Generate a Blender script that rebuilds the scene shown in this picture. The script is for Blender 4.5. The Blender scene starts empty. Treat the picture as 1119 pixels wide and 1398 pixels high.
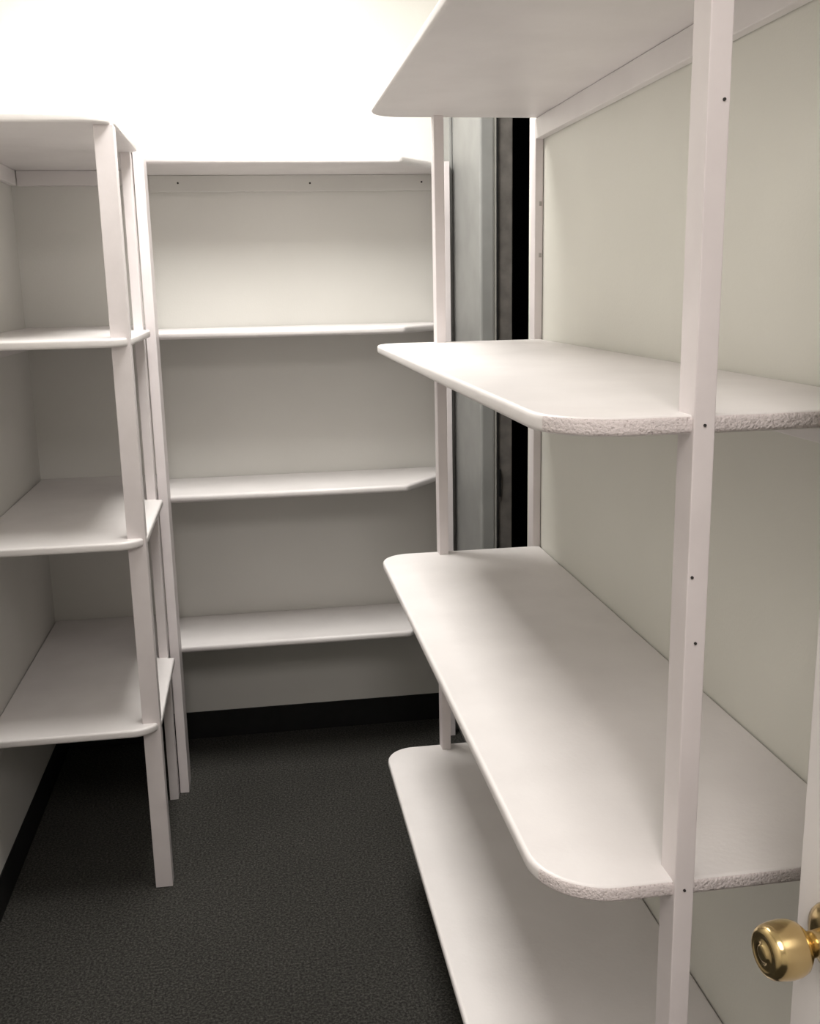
import bpy, bmesh, math
from mathutils import Vector, Matrix

scene=bpy.context.scene
COL=scene.collection
scene.view_settings.view_transform='Standard'
scene.view_settings.look='None'
scene.view_settings.exposure=0.0

# ------------------------------------------------------------ materials
def new_mat(name):
    m=bpy.data.materials.new(name); m.use_nodes=True
    nt=m.node_tree; b=nt.nodes['Principled BSDF']
    return m,nt,b
def noise_mat(name,c1,c2,scale=20,rough=0.5,bump=0.1,bscale=200,dist=0.001,detail=4,metal=0,spec=0.5,lo=.35,hi=.65):
    m,nt,b=new_mat(name)
    tc=nt.nodes.new('ShaderNodeTexCoord')
    n=nt.nodes.new('ShaderNodeTexNoise'); n.inputs['Scale'].default_value=scale; n.inputs['Detail'].default_value=detail
    r=nt.nodes.new('ShaderNodeValToRGB')
    r.color_ramp.elements[0].position=lo; r.color_ramp.elements[1].position=hi
    r.color_ramp.elements[0].color=(*c1,1); r.color_ramp.elements[1].color=(*c2,1)
    nt.links.new(tc.outputs['Object'],n.inputs['Vector']); nt.links.new(n.outputs['Fac'],r.inputs['Fac'])
    nt.links.new(r.outputs['Color'],b.inputs['Base Color'])
    b.inputs['Roughness'].default_value=rough; b.inputs['Metallic'].default_value=metal
    b.inputs['Specular IOR Level'].default_value=spec
    if bump>0:
        n2=nt.nodes.new('ShaderNodeTexNoise'); n2.inputs['Scale'].default_value=bscale; n2.inputs['Detail'].default_value=3
        bp=nt.nodes.new('ShaderNodeBump'); bp.inputs['Strength'].default_value=bump; bp.inputs['Distance'].default_value=dist
        nt.links.new(tc.outputs['Object'],n2.inputs['Vector']); nt.links.new(n2.outputs['Fac'],bp.inputs['Height'])
        nt.links.new(bp.outputs['Normal'],b.inputs['Normal'])
    return m

M_wall=noise_mat('wall_paint',(.69,.675,.64),(.71,.695,.66),4,.6,.25,260,.001)
M_wallR=noise_mat('wall_paint_cream',(.70,.69,.63),(.72,.71,.65),4,.5,.3,200,.001)
M_shelf=noise_mat('shelf_paint',(.745,.71,.70),(.785,.75,.74),9,.42,.3,140,.001)
M_post=noise_mat('post_paint',(.70,.645,.645),(.74,.685,.685),14,.45,.15,120,.0008)
M_edge=noise_mat('particle_board_edge',(.44,.38,.375),(.70,.635,.63),340,.7,.8,340,.003,detail=4,lo=.30,hi=.42)
def carpet():
    m,nt,b=new_mat('carpet')
    tc=nt.nodes.new('ShaderNodeTexCoord')
    n=nt.nodes.new('ShaderNodeTexNoise'); n.inputs['Scale'].default_value=170; n.inputs['Detail'].default_value=8; n.inputs['Roughness'].default_value=.8
    r=nt.nodes.new('ShaderNodeValToRGB')
    e=r.color_ramp.elements
    e[0].position=.36; e[0].color=(.013,.013,.012,1); e[1].position=.64; e[1].color=(.145,.138,.122,1)
    k=e.new(.5); k.color=(.056,.054,.049,1)
    n3=nt.nodes.new('ShaderNodeTexNoise'); n3.inputs['Scale'].default_value=3; n3.inputs['Detail'].default_value=3
    mr=nt.nodes.new('ShaderNodeMapRange'); mr.inputs['To Min'].default_value=.85; mr.inputs['To Max'].default_value=1.15
    mx=nt.nodes.new('ShaderNodeVectorMath'); mx.operation='SCALE'
    bp=nt.nodes.new('ShaderNodeBump'); bp.inputs['Strength'].default_value=1; bp.inputs['Distance'].default_value=.006
    L=nt.links.new
    L(tc.outputs['Object'],n.inputs['Vector']); L(tc.outputs['Object'],n3.inputs['Vector'])
    L(n.outputs['Fac'],r.inputs['Fac']); L(n3.outputs['Fac'],mr.inputs['Value'])
    L(r.outputs['Color'],mx.inputs[0]); L(mr.outputs['Result'],mx.inputs['Scale'])
    L(mx.outputs['Vector'],b.inputs['Base Color']); L(n.outputs['Fac'],bp.inputs['Height']); L(bp.outputs['Normal'],b.inputs['Normal'])
    b.inputs['Roughness'].default_value=1; b.inputs['Specular IOR Level'].default_value=.1
    return m
M_carpet=carpet()
M_base=noise_mat('rubber_baseboard',(.007,.007,.007),(.010,.010,.010),30,.6,0,spec=.3)
M_ceil=noise_mat('ceiling_paint',(.78,.78,.76),(.82,.82,.80),20,.8,.3,120,.002)
M_dark=noise_mat('painted_room_darkness',(.004,.004,.004),(.006,.006,.006),10,.9,0,spec=.1)  # near-black wall colour stands in for the darkness beyond the opening
M_frame=noise_mat('frame_grey_paint',(.26,.26,.25),(.29,.29,.28),12,.5,.05,150,.0005,spec=.35)
M_strip=noise_mat('frame_taupe_metal',(.13,.12,.11),(.19,.175,.16),30,.4,.05,150,.0005)
M_notch=noise_mat('notch_grey',(.36,.33,.31),(.45,.42,.40),60,.7,0)
M_brass=noise_mat('brass',(.62,.46,.22),(.70,.54,.28),25,.18,0,metal=1)
M_door=noise_mat('door_paint',(.74,.70,.69),(.77,.73,.72),10,.4,.08,120,.0008)
M_hole=noise_mat('screw_hole',(.02,.018,.016),(.035,.03,.028),60,.7,0)
def emis(name,c,s):
    m,nt,b=new_mat(name)
    b.inputs['Base Color'].default_value=(.9,.9,.9,1)
    b.inputs['Emission Color'].default_value=(*c,1); b.inputs['Emission Strength'].default_value=s
    return m
M_lamp=emis('lamp_diffuser',(1,.97,.92),4)

# ------------------------------------------------------------ helpers
def link(o,parent=None):
    COL.objects.link(o)
    if parent: o.parent=parent
    return o
def empty(name,loc=(0,0,0)):
    e=bpy.data.objects.new(name,None); e.empty_display_size=.1; COL.objects.link(e); return e
def add_box(bm,x0,x1,y0,y1,z0,z1,mi=0):
    vs=[bm.verts.new((x,y,z)) for x in (x0,x1) for y in (y0,y1) for z in (z0,z1)]
    for q in ((0,1,3,2),(4,6,7,5),(0,4,5,1),(2,3,7,6),(0,2,6,4),(1,5,7,3)):
        f=bm.faces.new([vs[i] for i in q]); f.material_index=mi
def boxes(name,lst,mat,parent=None,bevel=0.0,seg=2):
    bm=bmesh.new()
    for b in lst: add_box(bm,*b)
    bmesh.ops.recalc_face_normals(bm,faces=bm.faces)
    if bevel>0:
        bmesh.ops.bevel(bm,geom=list(bm.edges),offset=bevel,segments=seg,profile=.5,affect='EDGES')
    me=bpy.data.meshes.new(name); bm.to_mesh(me); bm.free()
    me.materials.append(mat)
    return link(bpy.data.objects.new(name,me),parent)
def outline(pts):
    out=[];n=len(pts)
    for i,(x,y,r) in enumerate(pts):
        if r<=0: out.append((x,y)); continue
        p=Vector((x,y)); a=(Vector(pts[i-1][:2])-p).normalized(); b=(Vector(pts[(i+1)%n][:2])-p).normalized()
        ang=a.angle(b); t=r/math.tan(ang/2); c=p+(a+b).normalized()*(r/math.sin(ang/2))
        s=p+a*t-c; e=p+b*t-c
        a0=math.atan2(s.y,s.x); a1=math.atan2(e.y,e.x); d=a1-a0
        while d>math.pi: d-=2*math.pi
        while d<-math.pi: d+=2*math.pi
        for k in range(13):
            q=a0+d*k/12; out.append((c.x+r*math.cos(q),c.y+r*math.sin(q)))
    return out
def board(name,pts,ztop,th,parent,mat=M_shelf,bev=.0055,edge_test=None):
    o=outline(pts); bm=bmesh.new()
    vb=[bm.verts.new((x,y,ztop-th)) for x,y in o]; vt=[bm.verts.new((x,y,ztop)) for x,y in o]
    bm.faces.new(vb[::-1]); bm.faces.new(vt); n=len(o)
    for i in range(n):
        j=(i+1)%n; bm.faces.new((vb[i],vb[j],vt[j],vt[i]))
    bmesh.ops.recalc_face_normals(bm,faces=bm.faces)
    es=[e for e in bm.edges if abs(e.verts[0].co.z-e.verts[1].co.z)<1e-6]
    bmesh.ops.bevel(bm,geom=es,offset=bev,segments=4,profile=.5,affect='EDGES')
    for f in bm.faces:
        f.smooth=abs(f.normal.z)<.999
        if edge_test and abs(f.normal.z)<.75 and edge_test(f.calc_center_median(),f.normal): f.material_index=1
    me=bpy.data.meshes.new(name); bm.to_mesh(me); bm.free()
    me.materials.append(mat); me.materials.append(M_edge)
    return link(bpy.data.objects.new(name,me),parent)
def holes(name,lst,parent,r=.0015):
    bm=bmesh.new()
    for (x,y,z) in lst:
        bmesh.ops.create_cone(bm,cap_ends=True,segments=12,radius1=r,radius2=r,depth=.002,
            matrix=Matrix.Translation((x,y,z))@Matrix.Rotation(math.pi/2,4,'X'))
    me=bpy.data.meshes.new(name); bm.to_mesh(me); bm.free(); me.materials.append(M_hole)
    return link(bpy.data.objects.new(name,me),parent)

# ------------------------------------------------------------ measurements
XW,YW,XR=-.6876,3.2983,.6765
YF=-2.2; ZC=2.62; T=.1
OY0,OY1,OZ=2.47,2.82,2.12       # opening in right wall
RT=.045

# ------------------------------------------------------------ shell
boxes('floor',[(XW-T,1.7,YF-T,YW+T,-.08,0)],M_carpet)
boxes('ceiling',[(XW-T,1.7,YF-T,YW+T,ZC,ZC+.08)],M_ceil)
boxes('wall_left',[(XW-T,XW,YF-T,YW+T,0,ZC)],M_wall)
boxes('wall_back',[(XW,1.7,YW,YW+T,0,ZC)],M_wall)
boxes('wall_front',[(XW,1.7,YF-T,YF,0,ZC)],M_wall)
boxes('wall_right',[(XR,XR+RT,YF,OY0,0,ZC),(XR,XR+RT,OY1,YW,0,ZC),(XR,XR+RT,OY0,OY1,OZ,ZC)],M_wallR)
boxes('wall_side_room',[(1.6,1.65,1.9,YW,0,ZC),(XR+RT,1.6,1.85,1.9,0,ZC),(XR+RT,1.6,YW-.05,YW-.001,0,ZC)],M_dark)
BB=.098
def baseboard(name,x0,x1,y0,y1): boxes(name,[(x0,x1,y0,y1,0,BB)],M_base,bevel=.002)
baseboard('baseboard_left',XW,XW+.004,YF,YW)
baseboard('baseboard_back',XW+.004,.62,YW-.004,YW)
baseboard('baseboard_right',XR-.004,XR,YF,OY0)

# ------------------------------------------------------------ right shelving unit
R=empty('shelving_unit')
zR=[1.8844,1.3727,.8682,.3609]
x0,x1,yn,yf=.2758,XR-.002,.9247,2.3501
for i,z in enumerate(zR):
    board('shelf_board_%d'%(i+1),[(x0,yn,.085),(x1,yn,0),(x1,yf,0),(x0,yf,.07)],z,.019,R,
          edge_test=lambda c,n:(n.y<-.35))
    boxes('wall_cleat_%d'%(i+1),[(XR-.020,XR-.001,yn+.02,yf-.004,z-.019-.045,z-.0195)],M_shelf,R,.0015)
pw=.011
boxes('near_post',[(.4285-pw,.4285+pw,yn-.004,yn+.034,0,1.884)],M_post,R,.0012)
boxes('far_post',[(.4282-pw,.4282+pw,yf-.034,yf+.004,0,1.884)],M_post,R,.0012)
boxes('wall_upright',[(XR-.020,XR-.001,yf-.003,yf+.035,0,1.864)],M_post,R,.0015)
boxes('upright_notches',[(XR-.010,XR-.004,yf-.0040,yf-.0025,z,z+.010) for z in (1.675,1.56)],M_notch,R)
holes('screw_holes',[(.4335,yn-.0045,1.66),(.4285,yn-.0045,1.363),(.422,yn-.0045,1.21),(.4285,yn-.0045,1.14),(.4285,yn-.0045,.859)],R)

# ------------------------------------------------------------ left shelving unit
L=empty('shelving_unit.001')
zL=[1.878,1.3988,.9269,.4541]
for i,z in enumerate(zL):
    board('shelf_board_%d'%(i+1),[(XW+.002,2.375,0),(-.275,2.375,.066),(-.275,2.873,0),(-.293,2.873,0),(-.293,YW-.002,0),(XW+.002,YW-.002,0)],z,.020,L)
    boxes('wall_cleat_%d'%(i+1),[(XW+.001,XW+.02,2.40,YW-.025,z-.064,z-.0205)],M_shelf,L,.0015)
boxes('back_cleat',[(XW+.021,-.31,YW-.022,YW-.001,zL[0]-.064,zL[0]-.0205)],M_shelf,L,.0015)
boxes('near_post',[(-.320,-.277,2.41,2.448,0,zL[0]-.0195)],M_post,L,.0015)
boxes('far_post',[(-.319,-.2935,2.874,2.912,0,zL[0]-.0195)],M_post,L,.0015)

# ------------------------------------------------------------ back shelving unit
B=empty('shelving_unit.002')
zB=[1.8653,1.3867,.9092,.4403]
for i,z in enumerate(zB):
    board('shelf_board_%d'%(i+1),[(-.291,2.998,0),(.445,2.998,.02),(.56,3.14,.02),(.615,3.165,0),(.615,YW-.002,0),(-.291,YW-.002,0)],z,.022,B,bev=.008)
boxes('wall_cleat',[(-.285,.595,YW-.014,YW-.001,zB[0]-.071,zB[0]-.0225)],M_wall,B,.0015)
holes('cleat_holes',[(-.2,YW-.0145,zB[0]-.045),(.2,YW-.0145,zB[0]-.047),(.55,YW-.0145,zB[0]-.045)],B,.003)
boxes('left_post',[(-.291,-.264,2.912,3.004,0,1.866)],M_post,B,.0015)
boxes('right_post',[(.597,.614,3.15,3.185,0,1.866)],M_post,B,.0015)

# ------------------------------------------------------------ metal door frame beside opening
D=empty('metal_door_frame')
boxes('frame_face',[(.632,XR-.0005,OY1,YW-.006,0,2.16)],M_frame,D,.008,3)
boxes('frame_return',[(.6195,.6318,3.19,YW-.006,0,2.16)],M_frame,D,.004,3)
boxes('frame_stop',[(XR-.0005,XR+RT,OY1-.014,OY1-.0005,0,OZ)],M_strip,D,.002)
boxes('frame_strike',[(XR+.002,XR+.011,OY1-.022,OY1-.0145,.9,.98),(XR-.001,XR+.004,OY1-.020,OY1-.0145,0.02,2.1)],M_base,D,.001)

# ------------------------------------------------------------ entry door with brass knob
DR=empty('door_1')
a=math.radians(5); KZ=.934
K=Vector((.421,.714,KZ)); nin=Vector((math.cos(a),math.sin(a),0)); t=Vector((math.sin(a),-math.cos(a),0))
F=K+nin*.056; E=F-t*.055
Md=Matrix(((t.x,nin.x,0,E.x),(t.y,nin.y,0,E.y),(0,0,1,0),(0,0,0,1)))
slab=boxes('door_slab',[(0,.70,0,.035,.012,2.03)],M_door,DR,.002)
slab.matrix_world=Md
def lathe(name,prof,mat,parent,M,seg=48):
    bm=bmesh.new(); rings=[]
    for (r,h) in prof:
        rings.append([bm.verts.new((r*math.cos(2*math.pi*k/seg),r*math.sin(2*math.pi*k/seg),h)) for k in range(seg)] if r>1e-6 else [bm.verts.new((0,0,h))])
    for A,Bq in zip(rings,rings[1:]):
        for k in range(seg):
            j=(k+1)%seg
            if len(A)==1 and len(Bq)==1: continue
            if len(A)==1: bm.faces.new((A[0],Bq[k],Bq[j]))
            elif len(Bq)==1: bm.faces.new((A[k],A[j],Bq[0]))
            else: bm.faces.new((A[k],A[j],Bq[j],Bq[k]))
    bmesh.ops.recalc_face_normals(bm,faces=bm.faces)
    for f in bm.faces: f.smooth=True
    me=bpy.data.meshes.new(name); bm.to_mesh(me); bm.free(); me.materials.append(mat)
    o=link(bpy.data.objects.new(name,me),parent); o.matrix_world=M; return o
zax=-nin; xax=Vector((0,0,1)).cross(zax).normalized(); yax=zax.cross(xax)
Mk=Matrix(((xax.x,yax.x,zax.x,F.x),(xax.y,yax.y,zax.y,F.y),(xax.z,yax.z,zax.z,KZ),(0,0,0,1)))
lathe('knob_rosette',[(0,.0),(.031,.0),(.032,.003),(.030,.007),(.024,.010),(.018,.012),(.0,.012)],M_brass,DR,Mk)
lathe('door_knob',[(.012,.011),(.011,.022),(.012,.029),(.0175,.033),(.0225,.038),(.0245,.044),(.0250,.051),(.0246,.057),(.0238,.062),(.0225,.067),(.020,.070),(.0165,.0712),(.0155,.0707),(.008,.0705),(.0075,.072),(.006,.0725),(.0,.0725)],M_brass,DR,Mk)

# ------------------------------------------------------------ ceiling light and added fill light
def fixture(name,cx,cy,sx,sy,power,col):
    e=empty(name)
    zt=ZC-.001
    boxes('fixture_housing',[(cx-sx/2-.03,cx+sx/2+.03,cy-sy/2-.03,cy-sy/2,zt-.07,zt),(cx-sx/2-.03,cx+sx/2+.03,cy+sy/2,cy+sy/2+.03,zt-.07,zt),
       (cx-sx/2-.03,cx-sx/2,cy-sy/2,cy+sy/2,zt-.07,zt),(cx+sx/2,cx+sx/2+.03,cy-sy/2,cy+sy/2,zt-.07,zt)],M_frame,e)
    boxes('fixture_diffuser',[(cx-sx/2,cx+sx/2,cy-sy/2,cy+sy/2,zt-.06,zt-.05)],M_lamp,e)
    l=bpy.data.lights.new('fixture_lamp','AREA'); l.shape='RECTANGLE'; l.size=sx; l.size_y=sy; l.energy=power; l.color=col
    o=bpy.data.objects.new('fixture_lamp',l); o.location=(cx,cy,zt-.075); COL.objects.link(o); o.parent=e
fixture('ceiling_light',-.05,2.38,.4,.9,30,(1,.985,.945))
fixture('added_fill_light',0,-.5,.5,1.1,23,(1,.93,.895))  # fill light added behind the camera, built like the ceiling fixture

w=bpy.data.worlds.new('world'); scene.world=w; w.use_nodes=True
w.node_tree.nodes['Background'].inputs[0].default_value=(.9,.92,1,1); w.node_tree.nodes['Background'].inputs[1].default_value=.05

# ------------------------------------------------------------ camera (solved from the photo)
f,pi_,ya,ro=1380.45,.2194,.1488,-.0202
fw=Vector((math.sin(ya)*math.cos(pi_),math.cos(ya)*math.cos(pi_),-math.sin(pi_)))
r=Vector((math.cos(ya),-math.sin(ya),0)); u=r.cross(fw)
r2=r*math.cos(ro)+u*math.sin(ro); u2=-r*math.sin(ro)+u*math.cos(ro)
cam=bpy.data.cameras.new('camera'); cam.sensor_fit='VERTICAL'; cam.sensor_height=36; cam.lens=f*36/1398; cam.clip_start=.02
co=bpy.data.objects.new('camera',cam); COL.objects.link(co)
co.matrix_world=Matrix(((r2.x,u2.x,-fw.x,0),(r2.y,u2.y,-fw.y,0),(r2.z,u2.z,-fw.z,1.5),(0,0,0,1)))
scene.camera=co
